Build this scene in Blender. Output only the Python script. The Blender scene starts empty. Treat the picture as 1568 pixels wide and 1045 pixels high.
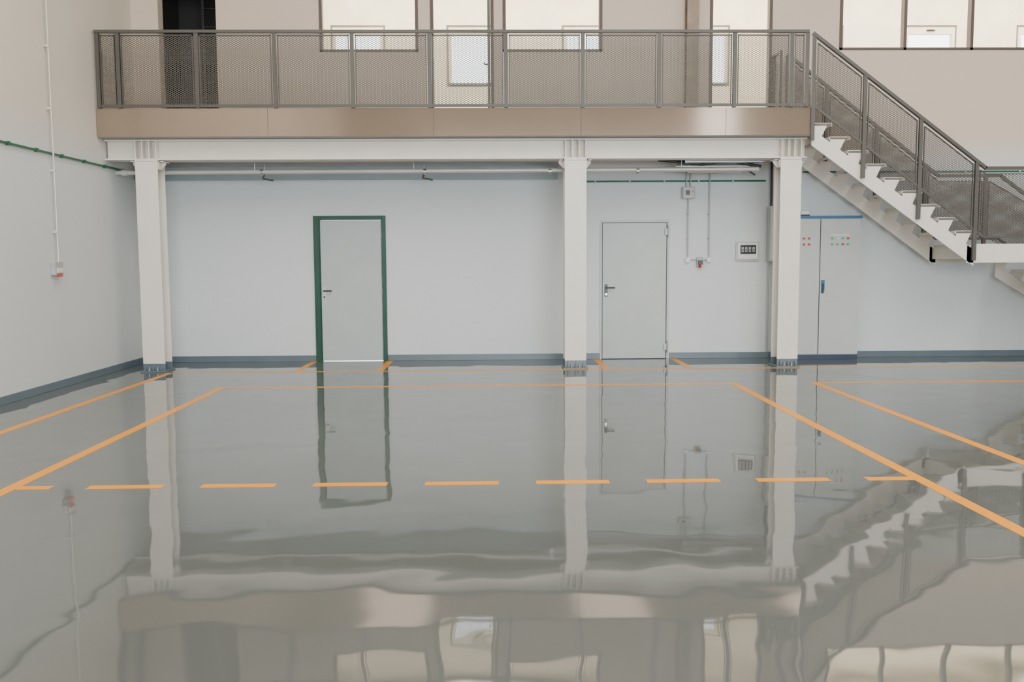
import bpy, math
from mathutils import Vector, Matrix
import bmesh

# ---------------------------------------------------------------- materials
def _nt(name):
    m=bpy.data.materials.new(name); m.use_nodes=True
    nt=m.node_tree; b=nt.nodes['Principled BSDF']; return m,nt,b
def mat(name,col,rough=0.5,metal=0.0,var=0.06,scale=3.0,bump=0.0,bscale=60.0,spec=0.5):
    m,nt,b=_nt(name); N=nt.nodes; L=nt.links
    tc=N.new('ShaderNodeTexCoord'); no=N.new('ShaderNodeTexNoise'); no.inputs['Scale'].default_value=scale
    no.inputs['Detail'].default_value=4; L.new(tc.outputs['Object'],no.inputs['Vector'])
    cr=N.new('ShaderNodeValToRGB'); e=cr.color_ramp.elements
    e[0].position=0.3; e[1].position=0.7
    e[0].color=tuple(c*(1-var) for c in col)+(1,); e[1].color=tuple(min(1,c*(1+var)) for c in col)+(1,)
    L.new(no.outputs['Fac'],cr.inputs['Fac']); L.new(cr.outputs['Color'],b.inputs['Base Color'])
    b.inputs['Roughness'].default_value=rough; b.inputs['Metallic'].default_value=metal
    b.inputs['Specular IOR Level'].default_value=spec
    if bump>0:
        n2=N.new('ShaderNodeTexNoise'); n2.inputs['Scale'].default_value=bscale; L.new(tc.outputs['Object'],n2.inputs['Vector'])
        bp=N.new('ShaderNodeBump'); bp.inputs['Distance'].default_value=bump; bp.inputs['Strength'].default_value=0.5
        L.new(n2.outputs['Fac'],bp.inputs['Height']); L.new(bp.outputs['Normal'],b.inputs['Normal'])
    return m
def mat_wall2(name,low,high,split):
    """light tint put into the base colour: cool white below the storey line, warm beige above"""
    m,nt,b=_nt(name); N=nt.nodes; L=nt.links
    tc=N.new('ShaderNodeTexCoord'); sp=N.new('ShaderNodeSeparateXYZ'); L.new(tc.outputs['Object'],sp.inputs[0])
    mr=N.new('ShaderNodeMapRange'); mr.inputs['From Min'].default_value=split-0.25; mr.inputs['From Max'].default_value=split+0.25
    L.new(sp.outputs['Z'],mr.inputs['Value'])
    mx=N.new('ShaderNodeMix'); mx.data_type='RGBA'  # cool daylight below and warm light above, mixed into the base colour
    mx.inputs[6].default_value=low+(1,); mx.inputs[7].default_value=high+(1,)
    L.new(mr.outputs[0],mx.inputs[0])
    no=N.new('ShaderNodeTexNoise'); no.inputs['Scale'].default_value=0.9; no.inputs['Detail'].default_value=5
    L.new(tc.outputs['Object'],no.inputs['Vector'])
    m2=N.new('ShaderNodeMapRange'); m2.inputs['To Min'].default_value=0.94; m2.inputs['To Max'].default_value=1.04
    L.new(no.outputs['Fac'],m2.inputs['Value'])
    vm=N.new('ShaderNodeVectorMath'); vm.operation='SCALE'; L.new(mx.outputs[2],vm.inputs[0]); L.new(m2.outputs[0],vm.inputs['Scale'])
    L.new(vm.outputs[0],b.inputs['Base Color']); b.inputs['Roughness'].default_value=0.6
    n2=N.new('ShaderNodeTexNoise'); n2.inputs['Scale'].default_value=120; L.new(tc.outputs['Object'],n2.inputs['Vector'])
    bp=N.new('ShaderNodeBump'); bp.inputs['Distance'].default_value=0.001; bp.inputs['Strength'].default_value=0.4
    L.new(n2.outputs['Fac'],bp.inputs['Height']); L.new(bp.outputs['Normal'],b.inputs['Normal'])
    return m
def floor_bump(nt,b):
    N=nt.nodes; L=nt.links
    n1=N.new('ShaderNodeTexNoise'); n1.inputs['Scale'].default_value=1.2; n1.inputs['Detail'].default_value=1.0; n1.inputs['Distortion'].default_value=0.5
    n2=N.new('ShaderNodeTexNoise'); n2.inputs['Scale'].default_value=5.0; n2.inputs['Detail'].default_value=0.0
    g=N.new('ShaderNodeNewGeometry')
    L.new(g.outputs['Position'],n1.inputs['Vector']); L.new(g.outputs['Position'],n2.inputs['Vector'])
    ad=N.new('ShaderNodeMath'); ad.operation='MULTIPLY_ADD'; ad.inputs[1].default_value=0.09
    L.new(n2.outputs['Fac'],ad.inputs[0]); L.new(n1.outputs['Fac'],ad.inputs[2])
    bp=N.new('ShaderNodeBump'); bp.inputs['Distance'].default_value=0.0052; bp.inputs['Strength'].default_value=1.0
    L.new(ad.outputs[0],bp.inputs['Height']); L.new(bp.outputs['Normal'],b.inputs['Normal'])
def mat_floor(name,c0,c1,rough,ior):
    m,nt,b=_nt(name); N=nt.nodes; L=nt.links
    g=N.new('ShaderNodeNewGeometry'); no=N.new('ShaderNodeTexNoise'); no.inputs['Scale'].default_value=0.5; no.inputs['Detail'].default_value=6
    L.new(g.outputs['Position'],no.inputs['Vector'])
    cr=N.new('ShaderNodeValToRGB'); e=cr.color_ramp.elements; e[0].position=.3; e[1].position=.7; e[0].color=c0+(1,); e[1].color=c1+(1,)
    L.new(no.outputs['Fac'],cr.inputs['Fac']); L.new(cr.outputs['Color'],b.inputs['Base Color'])
    b.inputs['Roughness'].default_value=rough; b.inputs['IOR'].default_value=ior
    floor_bump(nt,b); return m
def mat_mesh(name,col):
    m,nt,b=_nt(name); N=nt.nodes; L=nt.links
    b.inputs['Base Color'].default_value=col+(1,); b.inputs['Roughness'].default_value=0.5; b.inputs['Metallic'].default_value=0.2
    tc=N.new('ShaderNodeTexCoord'); sp=N.new('ShaderNodeSeparateXYZ'); L.new(tc.outputs['Object'],sp.inputs[0])
    def math_(op,a,bb):
        n=N.new('ShaderNodeMath'); n.operation=op
        for i,v in enumerate((a,bb)):
            if v is None: continue
            if isinstance(v,(int,float)): n.inputs[i].default_value=v
            else: L.new(v,n.inputs[i])
        return n.outputs[0]
    x=math_('MULTIPLY',sp.outputs['X'],1/0.048); z=math_('MULTIPLY',sp.outputs['Z'],1/0.024)
    outs=[]
    for op in ('ADD','SUBTRACT'):
        u=math_(op,x,z); fr=math_('FRACT',u,None)
        d=math_('ABSOLUTE',math_('SUBTRACT',fr,0.5),None)
        outs.append(math_('GREATER_THAN',d,0.5-0.165))
    a=math_('MAXIMUM',outs[0],outs[1])
    L.new(a,b.inputs['Alpha']); return m

M={}
M['wall']=mat_wall2('wall_paint',(0.70,0.745,0.76),(0.74,0.60,0.49),2.95)
M['wallL']=mat_wall2('side_wall_paint',(0.70,0.72,0.71),(0.74,0.68,0.585),2.9)
M['floor']=mat_floor('epoxy_floor',(0.104,0.112,0.106),(0.122,0.130,0.122),0.03,1.66)
M['yellow']=mat_floor('yellow_floor_paint',(0.80,0.29,0.0),(0.86,0.32,0.0),0.3,1.2)
M['base']=mat('bluegrey_plinth_paint',(0.12,0.16,0.19),0.35)
M['bearer']=mat('bluegrey_bearer_paint',(0.36,0.42,0.45),0.45)
M['white']=mat('white_steel_paint',(0.82,0.775,0.70),0.35,var=0.03)
M['fascia']=mat('beige_fascia_sheet',(0.36,0.28,0.22),0.10,0.6,var=0.04,scale=1.2)
M['rail']=mat('taupe_steel',(0.095,0.090,0.080),0.4,0.2)
M['mesh']=mat_mesh('expanded_metal_mesh',(0.095,0.086,0.074))
M['green']=mat('dark_green_gloss',(0.015,0.075,0.05),0.2,0.1)
M['cond']=mat('green_conduit',(0.015,0.13,0.055),0.4)
M['door']=mat('grey_door_paint',(0.47,0.52,0.52),0.35,var=0.03)
M['door2']=mat('grey_firedoor_paint',(0.52,0.56,0.56),0.4,var=0.03)
M['galv']=mat('galvanised_steel',(0.55,0.56,0.55),0.3,0.8)
M['hinge']=mat('hinge_steel',(0.35,0.36,0.36),0.4,0.4)
M['pipe']=mat('pale_pipe',(0.68,0.66,0.62),0.3,0.2)
M['black']=mat('black_plastic',(0.02,0.02,0.022),0.35)
M['greybox']=mat('grey_plastic',(0.45,0.46,0.45),0.45)
M['cab']=mat('cabinet_grey',(0.54,0.56,0.55),0.4,var=0.02)
M['blue']=mat('blue_trim',(0.03,0.14,0.30),0.35)
M['navy']=mat('navy_plinth',(0.03,0.05,0.09),0.35)
M['red']=mat('red_button',(0.6,0.03,0.02),0.3)
M['gbtn']=mat('green_button',(0.05,0.5,0.2),0.3)
M['wbtn']=mat('white_button',(0.8,0.8,0.8),0.3)
M['frame']=mat('brown_window_frame',(0.10,0.07,0.055),0.45)
M['wframe']=mat('grey_window_frame',(0.22,0.24,0.20),0.45)
M['cream']=mat('cream_plaster',(0.88,0.83,0.70),0.7)
M['dark']=mat('dark_room_shade',(0.07,0.065,0.06),0.8)  # near-black colour stands in for the shade of an unlit room
M['rust']=mat('primer_column',(0.33,0.25,0.18),0.5,var=0.25,scale=6)
M['ceil']=mat('ceiling_paint',(0.6,0.58,0.54),0.8)
M['slab']=mat('slab_concrete',(0.35,0.36,0.36),0.8,bump=0.002)
M['tread']=mat('tread_steel',(0.82,0.78,0.72),0.4,var=0.04)
M['chrome']=mat('chrome',(0.6,0.6,0.6),0.15,1.0)
M['outside']=mat('yard_concrete',(0.4,0.4,0.38),0.9)
def glass(name,fac):
    g,nt,b=_nt(name)
    tr=nt.nodes.new('ShaderNodeBsdfTransparent'); gl=nt.nodes.new('ShaderNodeBsdfGlossy'); gl.inputs['Roughness'].default_value=0.02
    mx=nt.nodes.new('ShaderNodeMixShader'); mx.inputs[0].default_value=fac
    nt.links.new(tr.outputs[0],mx.inputs[1]); nt.links.new(gl.outputs[0],mx.inputs[2]); nt.links.new(mx.outputs[0],nt.nodes['Material Output'].inputs['Surface'])
    return g
M['glass']=glass('clear_glass',0.05)
M['arglass']=glass('antireflective_glass',0.008)

# ---------------------------------------------------------------- builder
class B:
    def __init__(s): s.v=[]; s.f=[]; s.m=[]; s.sm=[]; s.mats=[]
    def mi(s,m):
        if m not in s.mats: s.mats.append(m)
        return s.mats.index(m)
    def add(s,vs,fs,m,smooth=False):
        o=len(s.v); s.v+= [tuple(v) for v in vs]; k=s.mi(m)
        for f in fs: s.f.append([o+i for i in f]); s.m.append(k); s.sm.append(smooth)
    def box(s,x0,x1,y0,y1,z0,z1,m):
        vs=[(x,y,z) for x in (x0,x1) for y in (y0,y1) for z in (z0,z1)]
        s.add(vs,[(0,1,3,2),(4,6,7,5),(0,4,5,1),(2,3,7,6),(0,2,6,4),(1,5,7,3)],m); return s
    def prism(s,poly,y0,y1,m):   # poly in XZ
        n=len(poly); vs=[(x,y0,z) for x,z in poly]+[(x,y1,z) for x,z in poly]
        fs=[tuple(range(n)),tuple(reversed(range(n,2*n)))]+[(i,(i+n),(i+1)%n+n,(i+1)%n) for i in range(n)]
        s.add(vs,fs,m); return s
    def prism_yz(s,poly,x0,x1,m):
        n=len(poly); vs=[(x0,y,z) for y,z in poly]+[(x1,y,z) for y,z in poly]
        fs=[tuple(range(n)),tuple(reversed(range(n,2*n)))]+[(i,(i+n),(i+1)%n+n,(i+1)%n) for i in range(n)]
        s.add(vs,fs,m); return s
    def cyl(s,p0,p1,r,m,n=16,r1=None):
        p0=Vector(p0);p1=Vector(p1); d=(p1-p0).normalized(); r1=r if r1 is None else r1
        a=d.orthogonal().normalized(); c=d.cross(a)
        A=[p0+(a*math.cos(t)+c*math.sin(t))*r for t in [2*math.pi*i/n for i in range(n)]]
        Bv=[p1+(a*math.cos(t)+c*math.sin(t))*r1 for t in [2*math.pi*i/n for i in range(n)]]
        s.add(A+Bv,[(i,(i+1)%n,(i+1)%n+n,i+n) for i in range(n)],m,True)
        s.add(A,[tuple(reversed(range(n)))],m); s.add(Bv,[tuple(range(n))],m); return s
    def tube(s,pts,r,m,n=12):
        for a,c in zip(pts[:-1],pts[1:]): s.cyl(a,c,r,m,n)
        for a in pts[1:-1]: s.ball(a,r*1.02,m)
        return s
    def ball(s,c,r,m,n=10):
        vs=[];fs=[]
        for i in range(1,n):
            for j in range(n*2):
                t=math.pi*i/n; q=math.pi*j/n
                vs.append((c[0]+r*math.sin(t)*math.cos(q),c[1]+r*math.sin(t)*math.sin(q),c[2]+r*math.cos(t)))
        k=2*n
        for i in range(n-2):
            for j in range(k): fs.append((i*k+j,(i+1)*k+j,(i+1)*k+(j+1)%k,i*k+(j+1)%k))
        fs.append(tuple(range(k))); fs.append(tuple(reversed(range((n-2)*k,(n-1)*k))))
        s.add(vs,fs,m,True); return s
    def bar(s,p0,p1,w,h,m):   # w along Y, h perpendicular in XZ plane
        p0=Vector(p0);p1=Vector(p1); d=(p1-p0).normalized(); yv=Vector((0,1,0)); nn=d.cross(yv).normalized()
        vs=[]
        for p in (p0,p1):
            for a,c in ((-1,-1),(1,-1),(1,1),(-1,1)): vs.append(p+yv*a*w/2+nn*c*h/2)
        s.add(vs,[(0,1,2,3),(7,6,5,4),(0,4,5,1),(1,5,6,2),(2,6,7,3),(3,7,4,0)],m); return s
    def make(s,name,bevel=0.0,parent=None):
        me=bpy.data.meshes.new(name); me.from_pydata(s.v,[],s.f); me.update()
        for m in s.mats: me.materials.append(M[m])
        for i,p in enumerate(me.polygons): p.material_index=s.m[i]; p.use_smooth=s.sm[i]
        bm=bmesh.new(); bm.from_mesh(me); bmesh.ops.recalc_face_normals(bm,faces=bm.faces); bm.to_mesh(me); bm.free()
        o=bpy.data.objects.new(name,me); bpy.context.scene.collection.objects.link(o)
        if bevel>0:
            md=o.modifiers.new('bevel','BEVEL'); md.width=bevel; md.segments=2; md.limit_method='ANGLE'; md.angle_limit=math.radians(50)
        if parent: o.parent=parent
        return o

XL,YB,XR,YF,ZC=-5.06,13.35,14.0,-9.0,7.6
# ---------------------------------------------------------------- shell
B().box(XL-0.25,XR+0.25,YF-0.25,YB+3.2,-0.2,0,'floor').make('floor')
B().box(XL-0.25,XR+0.25,YF-0.25,YB+3.2,ZC,ZC+0.2,'ceil').make('ceiling')
B().box(XL-0.25,XL,YF-0.25,YB+3.0,0,ZC,'wallL').make('wall_left')
B().box(XR,XR+0.25,YF-0.25,YB+3.0,0,ZC,'wallL').make('wall_right')
def wall_open(b,x0,x1,y0,y1,z0,z1,ops,m):
    xs=sorted(ops,key=lambda o:o[0]); cx=x0
    for a,c,zb,zt in xs:
        if a>cx: b.box(cx,a,y0,y1,z0,z1,m)
        if zb>z0: b.box(a,c,y0,y1,z0,zb,m)
        if zt<z1: b.box(a,c,y0,y1,zt,z1,m)
        cx=c
    if cx<x1: b.box(cx,x1,y0,y1,z0,z1,m)
ZT=5.42; ZF=3.40
b=B()
wall_open(b,XL,XR,YB,YB+0.2,0,3.0,[(-2.5,-1.6,0,2.06),(1.6,2.56,0,2.0)],'wall')
wall_open(b,XL,XR,YB,YB+0.2,3.0,ZC,[(-4.68,-3.87,ZF,ZT),(-2.42,-1.02,4.42,ZT),(-0.85,0.05,ZF,ZT),(0.18,1.60,4.42,ZT),(3.14,4.04,ZF,ZT),(5.01,8.85,4.44,ZT),(9.8,12.6,4.44,ZT)],'wall')
b.make('wall_back')
b=B(); wall_open(b,XL,XR,YF-0.25,YF,0,5.4,[(-2.5,9.5,0,5.0)],'wallL'); wall_open(b,XL,XR,YF-0.25,YF,5.4,ZC,[(7.5,8.8,5.5,7.2)],'wallL'); b.make('wall_front')  # upper opening added out of view to reflect as a highlight on the fascia
# mezzanine rooms beyond back wall
FY=16.05
b=B(); ops=[(-2.72+1.972*k,-1.79+1.972*k,4.43,5.46) for k in range(-0,8)]
wall_open(b,-3.7,XR,FY,FY+0.25,ZF-0.4,ZC,ops,'cream'); b.make('wall_mezzanine_outer')
B().box(XL,XR,YB+0.2,FY,3.1,ZF,'slab').make('floor_mezzanine')
B().box(-3.7,XR,YB+0.2,FY,6.3,6.45,'cream').make('ceiling_mezzanine')
b=B(); b.box(-3.75,-3.6,YB+0.2,FY,ZF,6.3,'cream'); b.make('wall_mezzanine_partition')
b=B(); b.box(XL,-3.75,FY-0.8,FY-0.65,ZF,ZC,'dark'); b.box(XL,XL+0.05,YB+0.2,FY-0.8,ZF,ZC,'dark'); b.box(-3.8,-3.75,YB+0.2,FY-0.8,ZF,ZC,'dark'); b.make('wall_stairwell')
B().box(XL-30,XR+30,FY+0.3,FY+40,-0.3,-0.05,'outside').make('ground_yard')

# outer windows
for i,(a,c,zb,zt) in enumerate(ops):
    w=B(); y0,y1=FY+0.02,FY+0.10; t=0.035
    w.box(a,c,y0,y1,zb,zb+t,'wframe').box(a,c,y0,y1,zt-t,zt,'wframe').box(a,a+t,y0,y1,zb+t,zt-t,'wframe').box(c-t,c,y0,y1,zb+t,zt-t,'wframe')
    s0,s1=FY-0.005,FY+0.05; q=0.05
    w.box(a+t,c-t,s0,s1,zt-t-0.12,zt-t,'cream').box(a+t,c-t,s0,s1,zb+t,zb+t+0.03,'wframe')
    w.box(a+t,a+t+q,s0,s1,zb+t+0.03,zt-t-.12,'cream').box(c-t-q,c-t,s0,s1,zb+t+0.03,zt-t-.12,'cream')
    w.box(a+t+q,c-t-q,FY+0.02,FY+0.028,zb+t+0.03,zt-t-.12,'glass')
    mxx=(a+c)/2
    w.box(mxx-0.07,mxx+0.07,FY-0.03,FY-0.005,zt-0.10,zt-0.08,'black')
    w.cyl((mxx,FY-0.04,zt-0.09),(mxx,FY,zt-0.09),0.012,'black')
    w.make('window_%d'%(i+1),0.003)
def pframe(b,a,c,zb,zt,door=False,mull=()):
    t=0.045; y0,y1=YB-0.012,YB+0.10
    b.box(a,a+t,y0,y1,zb,zt,'frame').box(c-t,c,y0,y1,zb,zt,'frame').box(a,c,y0,y1,zt-t,zt,'frame')
    if not door: b.box(a,c,y0,y1,zb-0.0,zb+t*0.8,'frame')
    for mm in mull: b.box(mm-t/2,mm+t/2,y0,y1,zb,zt,'frame')
    if not door: b.box(a+t,c-t,YB+0.04,YB+0.046,zb+t,zt-t,'arglass')
n=len(ops)
for a,c,zb,d,mu in [(-2.42,-1.02,4.42,False,()),(0.18,1.60,4.42,False,()),(5.01,8.85,4.44,False,(5.96,6.93,7.9)),(9.8,12.6,4.44,False,(11.2,))]:
    n+=1; w=B(); pframe(w,a,c,zb,ZT,d,mu); w.make('window_%d'%n,0.003)
for k,(a,c) in enumerate([(-0.85,0.05),(3.14,4.04)]):
    w=B(); pframe(w,a,c,ZF,ZT,True)
    if k==0:
        w.box(c-0.09,c-0.05,YB+0.10,YB+0.95,ZF+0.01,ZT-0.25,'wframe')
        w.cyl((c-0.14,YB+0.85,ZF+1.02),(c-0.09,YB+0.85,ZF+1.02),0.01,'black').cyl((c-0.14,YB+0.85,ZF+1.02),(c-0.14,YB+0.74,ZF+1.02),0.01,'black')
    w.make('door_%d'%(k+3),0.003)
b=B()
b.box(-4.45,-4.41,14.6,14.64,ZF,6.8,'rail').box(-4.08,-4.04,14.6,14.64,ZF,6.8,'rail')
for i in range(11): b.cyl((-4.43,14.62,ZF+0.28*(i+1)),(-4.06,14.62,ZF+0.28*(i+1)),0.014,'rail')
b.make('access_ladder')
B().box(2.78,2.95,YB-0.02,YB-0.005,ZF,ZC,'rust').box(2.78,2.95,YB-0.17,YB-0.155,ZF,ZC,'rust').box(2.858,2.872,YB-0.155,YB-0.02,ZF,ZC,'rust').make('steel_post',0.002)

# ---------------------------------------------------------------- baseboards
def bb(name,segs):
    b=B()
    for s in segs: b.box(*s,'base')
    b.make(name,0.003)
bb('baseboard_back',[(XL,-2.57,YB-0.012,YB,0,0.09),(-1.53,1.58,YB-0.012,YB,0,0.09),(2.60,XR,YB-0.012,YB,0,0.09)])
bb('baseboard_left',[(XL,XL+0.012,YF,YB-0.012,0,0.09)])
bb('baseboard_right',[(XR-0.012,XR,YF,YB-0.012,0,0.09)])

# ---------------------------------------------------------------- floor markings
b=B(); W=0.045; z0,z1=0.0,0.0015
b.box(-3.15-W,-3.15+W,0.3,10.60+W,z0,z1,'yellow').box(2.83-W,2.83+W,0.3,10.60+W,z0,z1,'yellow')
b.box(-3.15+W,2.83-W,10.60-W,10.60+W,z0,z1,'yellow')
b.box(-4.26-W,-4.26+W,0.3,12.08,z0,z1,'yellow')
b.box(-4.20,11.0,12.11-W,12.11+W*0.6,z0,z1,'yellow')
b.box(3.79-W,3.79+W,0.3,10.60+W,z0,z1,'yellow').box(3.79+W,11.0,10.60-W,10.60+W,z0,z1,'yellow')
b.box(-3.15+W,-2.89,5.93-W,5.93+W,z0,z1,'yellow')
for k in range(7): b.box(-2.65+.733*k,-2.165+.733*k,5.93-W,5.93+W,z0,z1,'yellow')
b.box(2.48,2.83-W,5.93-W,5.93+W,z0,z1,'yellow')
for x in (-2.60,-1.50,1.52,2.66): b.box(x-W,x+W,12.14,13.33,z0,z1,'yellow')
b.make('floor_marking_lines')

# ---------------------------------------------------------------- columns
def column(x0,x1):
    b=B(); y0,y1=12.20,12.48; t=0.018; zt=2.79; xc=(x0+x1)/2
    def hsec(za,zb,m):
        b.box(x0,x1,y0,y0+t,za,zb,m); b.box(x0,x1,y1-t,y1,za,zb,m); b.box(xc-0.006,xc+0.006,y0+t,y1-t,za,zb,m)
    hsec(0.11,zt-0.02,'white'); hsec(0.02,0.11,'base')
    b.box(x0-0.02,x1+0.02,y0-0.05,y1+0.05,0,0.02,'base')
    for xx in (x0+0.04,xc,x1-0.04):
        b.prism_yz([(y0,0.02),(y0-0.045,0.02),(y0-0.045,0.035),(y0,0.10)],xx-0.006,xx+0.006,'base')
    for xx in (x0+0.09,x1-0.09): 
        b.cyl((xx,y0-0.028,0.02),(xx,y0-0.028,0.045),0.014,'hinge',6).cyl((xx,y0-0.028,0.045),(xx,y0-0.028,0.07),0.008,'hinge',8)
    b.box(x0-0.005,x1+0.005,y0-0.005,y1+0.005,zt-0.02,zt,'white')
    for sx,xe in ((-1,x0),(1,x1)):
        b.box(*(sorted((xe,xe+sx*0.012))),y0+0.02,y1-0.02,zt-0.12,zt-0.02,'white')
        b.prism([(xe+sx*0.012,zt-0.02),(xe+sx*0.07,zt-0.02),(xe+sx*0.07,zt-0.05),(xe+sx*0.012,zt-0.11)],12.32,12.335,'white')
        b.box(*(sorted((xe+sx*0.02,xe+sx*0.07))),y0+0.03,y1-0.02,zt-0.02,zt-0.006,'white')
    for xx in (x0+0.012,x0+0.10,x1-0.10,x1-0.012):
        b.box(xx-0.008,xx+0.008,y0-0.012,y0+0.12,zt,3.055,'white')
    b.make('steel_column',0.003)
column(-4.65,-4.36); column(0.97,1.26); column(3.84,4.12)

# ---------------------------------------------------------------- balcony
par=bpy.data.objects.new('balcony',None); bpy.context.scene.collection.objects.link(par)
b=B(); y=12.2
b.box(-5.04,4.19,y,y+0.24,2.79,2.808,'white').box(-5.04,4.19,y,y+0.24,3.037,3.055,'white').box(-5.04,4.19,y+0.11,y+0.125,2.808,3.037,'white')
b.make('front_beam',0.002,par)
b=B()
xs=[-5.055,-2.87,-0.74,1.17,3.06,4.19]
for a,c in zip(xs[:-1],xs[1:]): b.box(a+0.001,c-0.001,12.04,12.06,3.065,3.425,'fascia')
b.box(4.17,4.19,12.06,12.3,3.065,3.425,'fascia')
b.make('fascia_cladding',0.002,par)
B().box(-5.055,4.17,12.06,YB-0.001,3.06,ZF,'slab').make('deck_slab',0,par)
b=B(); b.box(-5.05,0.95,YB-0.12,YB-0.001,2.62,2.80,'bearer')
b.box(-5.05,4.17,YB-0.10,YB-0.085,2.86,3.06,'white')
for x in (-3.0,-1.3,2.6): b.box(x-0.05,x+0.05,12.44,YB-0.12,2.9,3.05,'white')
b.make('rear_bearer',0.002,par)

# ---------------------------------------------------------------- railings
def meshpanel(b,poly,y): b.add([(x,y,z) for x,z in poly],[tuple(range(len(poly)))],'mesh')
b=B(); y=12.03; TOP=4.40; BOT=3.47
b.box(-5.03,4.12,y-0.03,y+0.03,TOP-0.035,TOP,'rail')
b.box(-5.03,4.12,y-0.012,y+0.012,BOT-0.035,BOT,'rail')
posts=[-5.0,-4.74,-3.75,-2.76,-1.77,-0.78,0.20,1.19,2.18,3.16,3.90,4.10]
for x in posts: b.box(x-0.025,x+0.025,y-0.02,y+0.02,3.426,TOP-0.03,'rail')
for a,c in zip(posts[:-1],posts[1:]):
    a+=0.022;c-=0.022
    if c-a<0.1: continue
    for q in (a+0.022,c-0.022): b.box(q-0.006,q+0.006,y-0.012,y+0.012,BOT,TOP-0.055,'rail')
    b.box(a+0.016,c-0.016,y-0.012,y+0.012,TOP-0.07,TOP-0.055,'rail')
    meshpanel(b,[(a+0.022,BOT),(c-0.022,BOT),(c-0.022,TOP-0.06),(a+0.022,TOP-0.06)],y)
b.make('balcony_railing')

# ---------------------------------------------------------------- stairs
SL=0.72; RIS=0.176; GO=0.245; X0=4.19
def HR(x): return 4.385-SL*(x-4.14)
LZ=ZF-10*RIS
par=bpy.data.objects.new('steel_staircase',None); bpy.context.scene.collection.objects.link(par)
YA,YR=12.06,13.12
def flight(b,x0,zdeck,n):
    Lb=lambda xx: zdeck-0.40-SL*(xx-(x0-0.09))
    xe=x0+GO*n
    for y0 in (YA,YR-0.02):
        b.prism([(x0-0.0,Lb(x0)),(xe,max(Lb(xe),0.0)),(xe,Lb(xe)+0.215),(x0,Lb(x0)+0.215)],y0,y0+0.02,'white')
        for i in range(n):
            xa=x0+GO*i; zt=zdeck-RIS*(i+1)-0.035
            b.prism([(xa+0.0,zt),(xa+0.0,Lb(xa)+0.2),(xa+0.13,Lb(xa+0.13)+0.2),(xa+0.20,zt)],y0+0.004,y0+0.014,'white')
    for i in range(n):
        xa=x0+GO*i-0.01; zt=zdeck-RIS*(i+1)
        b.box(xa,xa+GO+0.03,YA+0.0,YR-0.0,zt-0.008,zt,'tread')
        b.box(xa+GO+0.022,xa+GO+0.03,YA+0.0,YR-0.0,zt-0.04,zt-0.008,'tread')
        b.box(xa,xa+0.008,YA+0.0,YR,zt-0.04,zt-0.008,'tread')
b=B(); flight(b,X0+0.005,ZF,9); b.make('upper_flight',0.002,par)
XLand=X0+9*GO
XL2=7.28
b=B()
b.box(XLand-0.02,XL2,YA-0.0,YR+0.0,LZ-0.02,LZ,'tread')
for y0 in (YA,YR-0.02): b.box(XLand-0.09,XL2+0.02,y0,y0+0.02,LZ-0.25,LZ-0.02,'white')
for x in (XLand-0.05,6.85,XL2-0.05): b.box(x,x+0.02,YA+0.02,YR-0.02,LZ-0.20,LZ-0.02,'white')
for x in (6.9,7.22): b.box(x,x+0.08,YR,YB-0.001,LZ-0.22,LZ-0.08,'white')
b.box(XL2-0.0,XL2+0.09,YA+0.03,YA+0.12,0,LZ-0.24,'white')
b.make('landing',0.002,par)
b=B(); flight(b,XL2,LZ,8); b.make('lower_flight',0.002,par)
def stair_rail(y,xstart,psts,name):
    b=B(); xk=6.50 if y<12.5 else 6.42; zk=2.63
    sl=(HR(4.14)-zk)/(xk-4.14); hr=lambda x: HR(4.14)-sl*(x-4.14)
    b.bar((xstart,y,hr(xstart)),(xk,y,zk),0.05,0.04,'rail')
    b.bar((xk-0.01,y,zk),(XL2+0.05,y,zk),0.05,0.04,'rail')
    hr2=lambda x: zk-SL*(x-XL2-0.05); xe=XL2+8*GO
    b.bar((XL2+0.04,y,zk),(xe,y,hr2(xe)),0.05,0.04,'rail')
    dl=0.90
    b.bar((xstart,y,hr(xstart)-dl),(xk,y,zk-dl),0.022,0.028,'rail')
    b.bar((xk,y,zk-dl),(XL2+0.05,y,zk-dl),0.022,0.028,'rail'); b.bar((XL2+0.05,y,zk-dl),(xe,y,hr2(xe)-dl),0.022,0.028,'rail')
    for x in psts:
        zt=hr(x) if x<xk else (zk if x<XL2+0.06 else hr2(x))
        zb=(ZF-0.40-SL*(x-X0+0.09)+0.06) if x<XLand else ((LZ-0.20) if x<XL2+0.06 else LZ-0.40-SL*(x-XL2+0.09)+0.06)
        b.box(x-0.024,x+0.024,y-0.02,y+0.02,max(zb,0.02),zt,'rail')
    allp=[xstart]+psts
    for a,c in zip(allp[:-1],allp[1:]):
        if c-a<0.1: continue
        f=lambda x: hr(x) if x<xk else (zk if x<XL2+0.06 else hr2(x))
        pts=[a+0.05,c-0.05]
        if a<xk<c: pts=[a+0.05,xk,c-0.05]
        up=[(x,f(x)-0.075) for x in pts]; lo=[(x,f(x)-dl+0.01) for x in reversed(pts)]
        meshpanel(b,up+lo,y)
        for p,q in zip(up[:-1],up[1:]): b.bar((p[0],y,p[1]),(q[0],y,q[1]),0.02,0.012,'rail')
        for xx in (pts[0],pts[-1]): b.box(xx-0.006,xx+0.006,y-0.01,y+0.01,f(xx)-dl,f(xx)-0.07,'rail')
    b.make(name,0,par)
stair_rail(12.03,4.17,[4.19,4.87,5.62,6.38,7.22,8.0,8.75,9.2],'front_handrail')
stair_rail(13.15,4.20,[4.21,4.78,5.51,6.23,7.11,8.0,8.75,9.2],'rear_handrail')
b=B(); 
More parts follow.
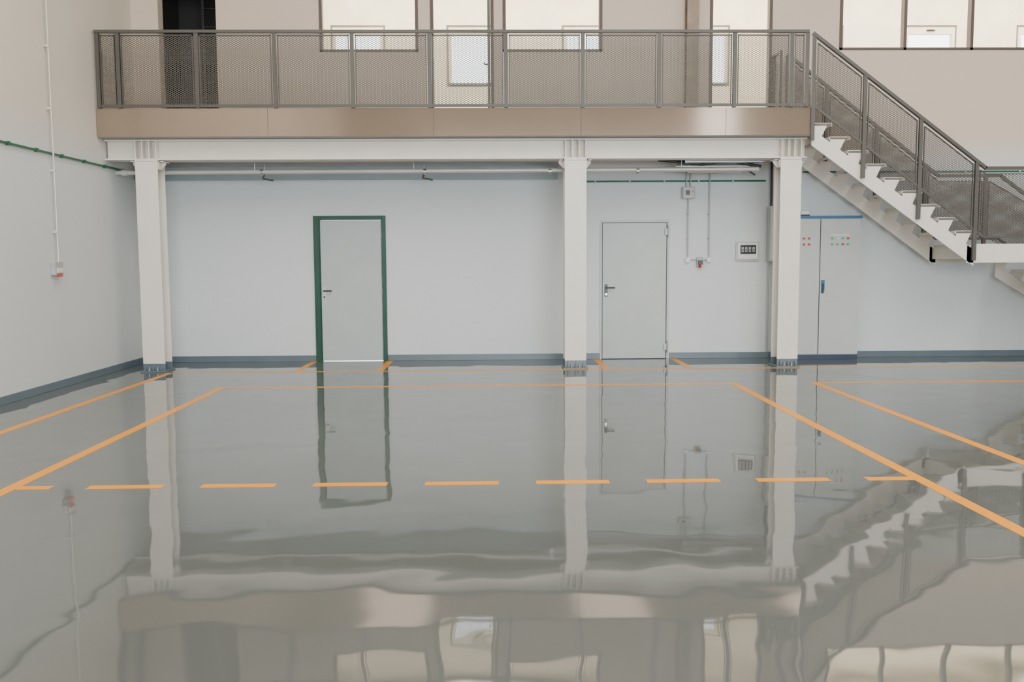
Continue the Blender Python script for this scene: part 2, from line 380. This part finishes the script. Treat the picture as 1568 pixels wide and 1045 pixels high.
b.box(4.04,4.08,12.98,13.02,ZF,4.33,'rail').box(4.04,4.08,12.98,13.32,4.33,4.36,'rail').box(4.04,4.08,13.28,13.32,ZF,4.33,'rail')
b.make('newel_frame',0,par)

# ---------------------------------------------------------------- doors
b=B(); y=YB
b.box(-2.57,-2.49,y-0.03,y+0.1,0,2.11,'green').box(-1.59,-1.53,y-0.03,y+0.1,0,2.11,'green').box(-2.49,-1.59,y-0.03,y+0.1,2.05,2.11,'green')
b.box(-2.49,-2.475,y-0.005,y+0.1,0,2.05,'green')
b.box(-2.487,-1.592,y+0.0,y+0.045,0.008,2.046,'door')
b.box(-2.455,-2.415,y-0.008,y,0.90,1.08,'galv')
b.cyl((-2.435,y-0.05,1.03),(-2.435,y,1.03),0.011,'black').cyl((-2.44,y-0.05,1.03),(-2.32,y-0.05,1.03),0.010,'black')
b.cyl((-2.435,y-0.012,0.94),(-2.435,y,0.94),0.014,'black')
for z in (0.25,1.0,1.85): b.cyl((-1.592,y-0.012,z-0.05),(-1.592,y-0.012,z+0.05),0.010,'hinge')
b.make('door_1',0.003)
b=B()
for a in (1.575,2.555): b.box(a,a+0.03,y-0.012,y+0.1,0,2.025,'door2')
b.box(1.605,2.555,y-0.012,y+0.1,1.995,2.025,'door2')
b.box(1.615,2.545,y-0.006,y+0.04,0.008,1.985,'door2')
b.box(1.603,2.557,y+0.012,y+0.05,0.0,1.997,'navy')
b.box(1.645,1.685,y-0.016,y-0.006,0.92,1.10,'black')
b.cyl((1.665,y-0.06,1.05),(1.665,y-0.015,1.05),0.013,'black').cyl((1.66,y-0.06,1.05),(1.79,y-0.06,1.05),0.011,'black')
b.cyl((1.665,y-0.024,0.955),(1.665,y-0.015,0.955),0.016,'chrome')
for z in (0.18,1.86): b.cyl((2.565,y-0.03,z-0.09),(2.565,y-0.03,z+0.09),0.010,'hinge').box(2.52,2.565,y-0.027,y-0.006,z-0.05,z+0.05,'hinge')
b.cyl((2.12,y-0.012,1.35),(2.12,y-0.006,1.35),0.012,'greybox')
b.make('door_2',0.003)

# ---------------------------------------------------------------- services
b=B(); z=2.665
b.cyl((XL+0.002,12.6,z),(3.66,12.6,z+0.02),0.030,'pipe')
for x in (-3.1,-0.9,0.8,2.0):
    b.cyl((x-0.02,12.6,z),(x+0.02,12.6,z),0.04,'galv')
for x in (-3.2,-1.05,2.6): b.cyl((x,12.6,z),(x,12.6,3.058),0.006,'galv')
b.cyl((-4.98,12.6,z),(-4.90,12.6,z),0.042,'pipe')
b.make('ceiling_pipe')
for x in (-3.13,-0.93):
    b=B(); b.cyl((x,12.85,3.058),(x,12.85,2.66),0.006,'galv').tube([(x,12.85,2.66),(x-0.02,12.85,2.60),(x+0.12,12.85,2.575)],0.012,'rail'); b.make('sprinkler_drop')
b=B()
b.cyl((2.55,12.75,2.74),(3.62,12.75,2.74),0.028,'galv'); b.cyl((2.75,12.9,2.69),(3.5,12.9,2.69),0.03,'pipe')
b.tube([(2.3,12.7,2.82),(2.9,12.7,2.76),(3.3,12.7,2.80),(3.72,12.7,2.73)],0.02,'black')
b.tube([(2.2,12.75,2.86),(2.7,12.8,2.83),(3.2,12.8,2.86),(3.75,12.8,2.80)],0.025,'black')
b.box(2.65,3.75,12.6,12.62,2.77,2.82,'galv').box(2.65,3.75,12.88,12.9,2.77,2.82,'galv').box(2.65,3.75,12.6,12.9,2.77,2.776,'galv')
for x in (2.8,3.6): b.cyl((x,12.61,2.8),(x,12.61,3.058),0.006,'galv').cyl((x,12.89,2.8),(x,12.89,3.058),0.006,'galv')
b.tube([(3.45,12.8,2.80),(3.55,12.8,2.70),(3.78,13.2,2.66)],0.012,'black')
b.make('cable_tray')
b=B(); b.tube([(1.28,YB-0.02,2.585),(3.98,YB-0.02,2.585)],0.012,'cond').tube([(4.22,YB-0.02,2.71),(13.9,YB-0.02,2.71)],0.012,'cond')
for x in [1.5+0.5*i for i in range(5)]+[4.5+0.8*i for i in range(11)]:
    zz=2.585 if x<4 else 2.71; b.box(x-0.012,x+0.012,YB-0.036,YB-0.001,zz-0.018,zz+0.018,'greybox')
b.make('green_conduit')
b=B(); b.tube([(XL+0.02,YF+1,2.71),(XL+0.02,YB-0.2,2.71)],0.013,'cond')
for i in range(20):
    yy=2.0+0.6*i; b.box(XL+0.001,XL+0.04,yy-0.015,yy+0.015,2.69,2.73,'cond')
b.make('green_conduit')
b=B(); b.cyl((XL+0.045,10.74,1.47),(XL+0.045,10.74,ZC),0.010,'pipe',10)
for i in range(8): b.box(XL+0.001,XL+0.057,10.722,10.758,1.8+0.7*i,1.83+0.7*i,'pipe')
b.box(XL+0.001,XL+0.06,10.62,10.82,1.32,1.47,'greybox').box(XL+0.06,XL+0.072,10.65,10.79,1.345,1.40,'wbtn').box(XL+0.05,XL+0.078,10.68,10.76,1.30,1.335,'red')
b.make('power_socket',0.004)
b=B(); b.box(2.76,2.94,YB-0.09,YB-0.001,2.33,2.50,'greybox').box(2.775,2.925,YB-0.10,YB-0.09,2.345,2.485,'cab').cyl((2.90,YB-0.11,2.43),(2.90,YB-0.1,2.43),0.014,'red').box(2.80,2.86,YB-0.104,YB-0.1,2.38,2.45,'black')
b.make('junction_box',0.004)
b=B()
b.cyl((2.85,YB-0.045,1.48),(2.85,YB-0.045,2.329),0.009,'greybox',10).cyl((3.16,YB-0.045,1.48),(3.16,YB-0.045,2.97),0.009,'greybox',10).cyl((2.82,YB-0.045,2.501),(2.82,YB-0.045,2.97),0.009,'greybox',10).cyl((2.88,YB-0.045,2.501),(2.88,YB-0.045,2.97),0.009,'greybox',10)
for zz in (1.75,2.1): b.box(2.835,2.865,YB-0.058,YB-0.001,zz,zz+.02,'greybox').box(3.145,3.175,YB-0.058,YB-0.001,zz,zz+.02,'greybox')
b.box(2.82,2.88,YB-0.06,YB-0.001,1.42,1.48,'wbtn').box(3.13,3.19,YB-0.06,YB-0.001,1.42,1.48,'wbtn')
b.cyl((2.88,YB-0.015,1.45),(3.13,YB-0.015,1.45),0.008,'greybox',10)
b.make('electrical_conduit')
b=B(); b.box(2.985,3.075,YB-0.075,YB-0.03,1.35,1.49,'greybox').box(2.995,3.065,YB-0.085,YB-0.075,1.38,1.44,'black').cyl((3.02,YB-0.10,1.35),(3.02,YB-0.05,1.38),0.02,'red',12)
b.make('power_socket',0.004)
b=B(); b.box(3.56,3.90,YB-0.03,YB-0.001,1.43,1.71,'cab').box(3.585,3.875,YB-0.045,YB-0.03,1.455,1.685,'wbtn').box(3.62,3.85,YB-0.05,YB-0.045,1.53,1.66,'black')
for i in range(4): b.box(3.635+0.053*i,3.668+0.053*i,YB-0.06,YB-0.05,1.56,1.63,'greybox').box(3.645+0.053*i,3.658+0.053*i,YB-0.07,YB-0.06,1.575,1.60,'black')
b.make('breaker_panel',0.003)
b=B(); b.box(4.01,4.10,YB-0.16,YB-0.001,1.42,2.20,'greybox').box(4.02,4.09,YB-0.17,YB-0.16,1.44,2.18,'cab').box(4.01,4.10,YB-0.17,YB-0.001,2.20,2.215,'cab')
b.cyl((4.04,YB-0.025,0.1),(4.04,YB-0.025,1.42),0.012,'greybox').cyl((4.06,YB-0.05,2.21),(4.06,YB-0.05,3.0),0.018,'black')
b.make('trunking_box',0.003)
b=B(); y0=13.05; y1=YB-0.013
b.box(4.12,5.28,y0+0.01,y1,0.0,0.07,'navy').box(4.12,5.28,y0+0.02,y1,0.07,2.03,'cab')
b.box(4.11,5.30,y0-0.01,y1,2.03,2.065,'blue')
b.box(4.125,4.694,y0,y0+0.02,0.08,2.02,'cab').box(4.706,5.275,y0,y0+0.02,0.08,2.02,'cab').box(4.694,4.706,y0+0.012,y0+0.02,0.08,2.02,'black')
b.box(4.725,4.765,y0-0.03,y0,0.99,1.15,'blue').box(4.735,4.755,y0-0.045,y0-0.03,1.0,1.10,'navy').box(4.73,4.76,y0-0.01,y0,0.96,0.99,'black')
for i in range(4):
    for j in range(2):
        c=('gbtn','wbtn','gbtn','red')[i] if j else ('gbtn','gbtn','red','gbtn')[i]
        xx=4.87+0.075*i; zz=1.66+0.085*j
        b.cyl((xx,y0-0.006,zz),(xx,y0,zz),0.020,'greybox',14).cyl((xx,y0-0.018,zz),(xx,y0-0.006,zz),0.016,c,12)
        xx=4.31+0.075*i; c=('gbtn','wbtn','red','red')[i]
        b.cyl((xx,y0-0.006,zz),(xx,y0,zz),0.020,'greybox',14).cyl((xx,y0-0.018,zz),(xx,y0-0.006,zz),0.016,c,12)
b.box(4.85,5.12,y0-0.002,y0,1.785,1.80,'wbtn')
b.make('electrical_cabinet',0.003)
b=B(); b.box(4.42,4.56,13.10,13.18,2.065,2.085,'black').box(4.43,4.55,13.105,13.175,2.085,2.14,'wbtn'); b.make('emergency_lamp',0.006)

# ---------------------------------------------------------------- lights
def area(name,loc,sx,sy,pw,col,rot):
    l=bpy.data.lights.new(name,'AREA'); l.shape='RECTANGLE'; l.size=sx; l.size_y=sy; l.energy=pw; l.color=col
    o=bpy.data.objects.new(name,l); o.location=loc; o.rotation_euler=rot; bpy.context.scene.collection.objects.link(o)
for i,x in enumerate((-2.5,3.0,8.5)):
    area('roof_light',(x,4.5,ZC-0.15),1.6,10,(440,440,520)[i],(1.0,0.94,0.86),(0,0,0))
area('doorway_daylight',(3.5,YF+0.3,2.6),11.5,4.8,780,(0.86,0.94,1.0),(math.radians(90),0,0))
area('mezzanine_fill',(5.0,14.9,6.25),16,1.6,820,(1.0,0.91,0.75),(0,0,0))  # added warm fill to brighten the mezzanine rooms, not an actual fixture
w=bpy.data.worlds.new('sky'); bpy.context.scene.world=w; w.use_nodes=True
bg=w.node_tree.nodes['Background']; bg.inputs['Color'].default_value=(0.93,0.97,1.0,1); bg.inputs['Strength'].default_value=7

# ---------------------------------------------------------------- camera
h=1.47; p=math.atan(125/1400.); yaw=math.radians(1.23); r=0.0057
F=Vector((math.sin(yaw)*math.cos(p),math.cos(yaw)*math.cos(p),-math.sin(p)))
R=Vector((math.cos(yaw),-math.sin(yaw),0)); U=R.cross(F)
R2=R*math.cos(r)-U*math.sin(r); U2=U*math.cos(r)+R*math.sin(r)
cam=bpy.data.cameras.new('camera'); co=bpy.data.objects.new('camera',cam); bpy.context.scene.collection.objects.link(co)
m=Matrix((R2,U2,-F)).transposed().to_4x4(); m.translation=Vector((0,0,h)); co.matrix_world=m
cam.sensor_width=36; cam.lens=36*1400/1568.; cam.clip_start=0.05; cam.clip_end=200
bpy.context.scene.camera=co
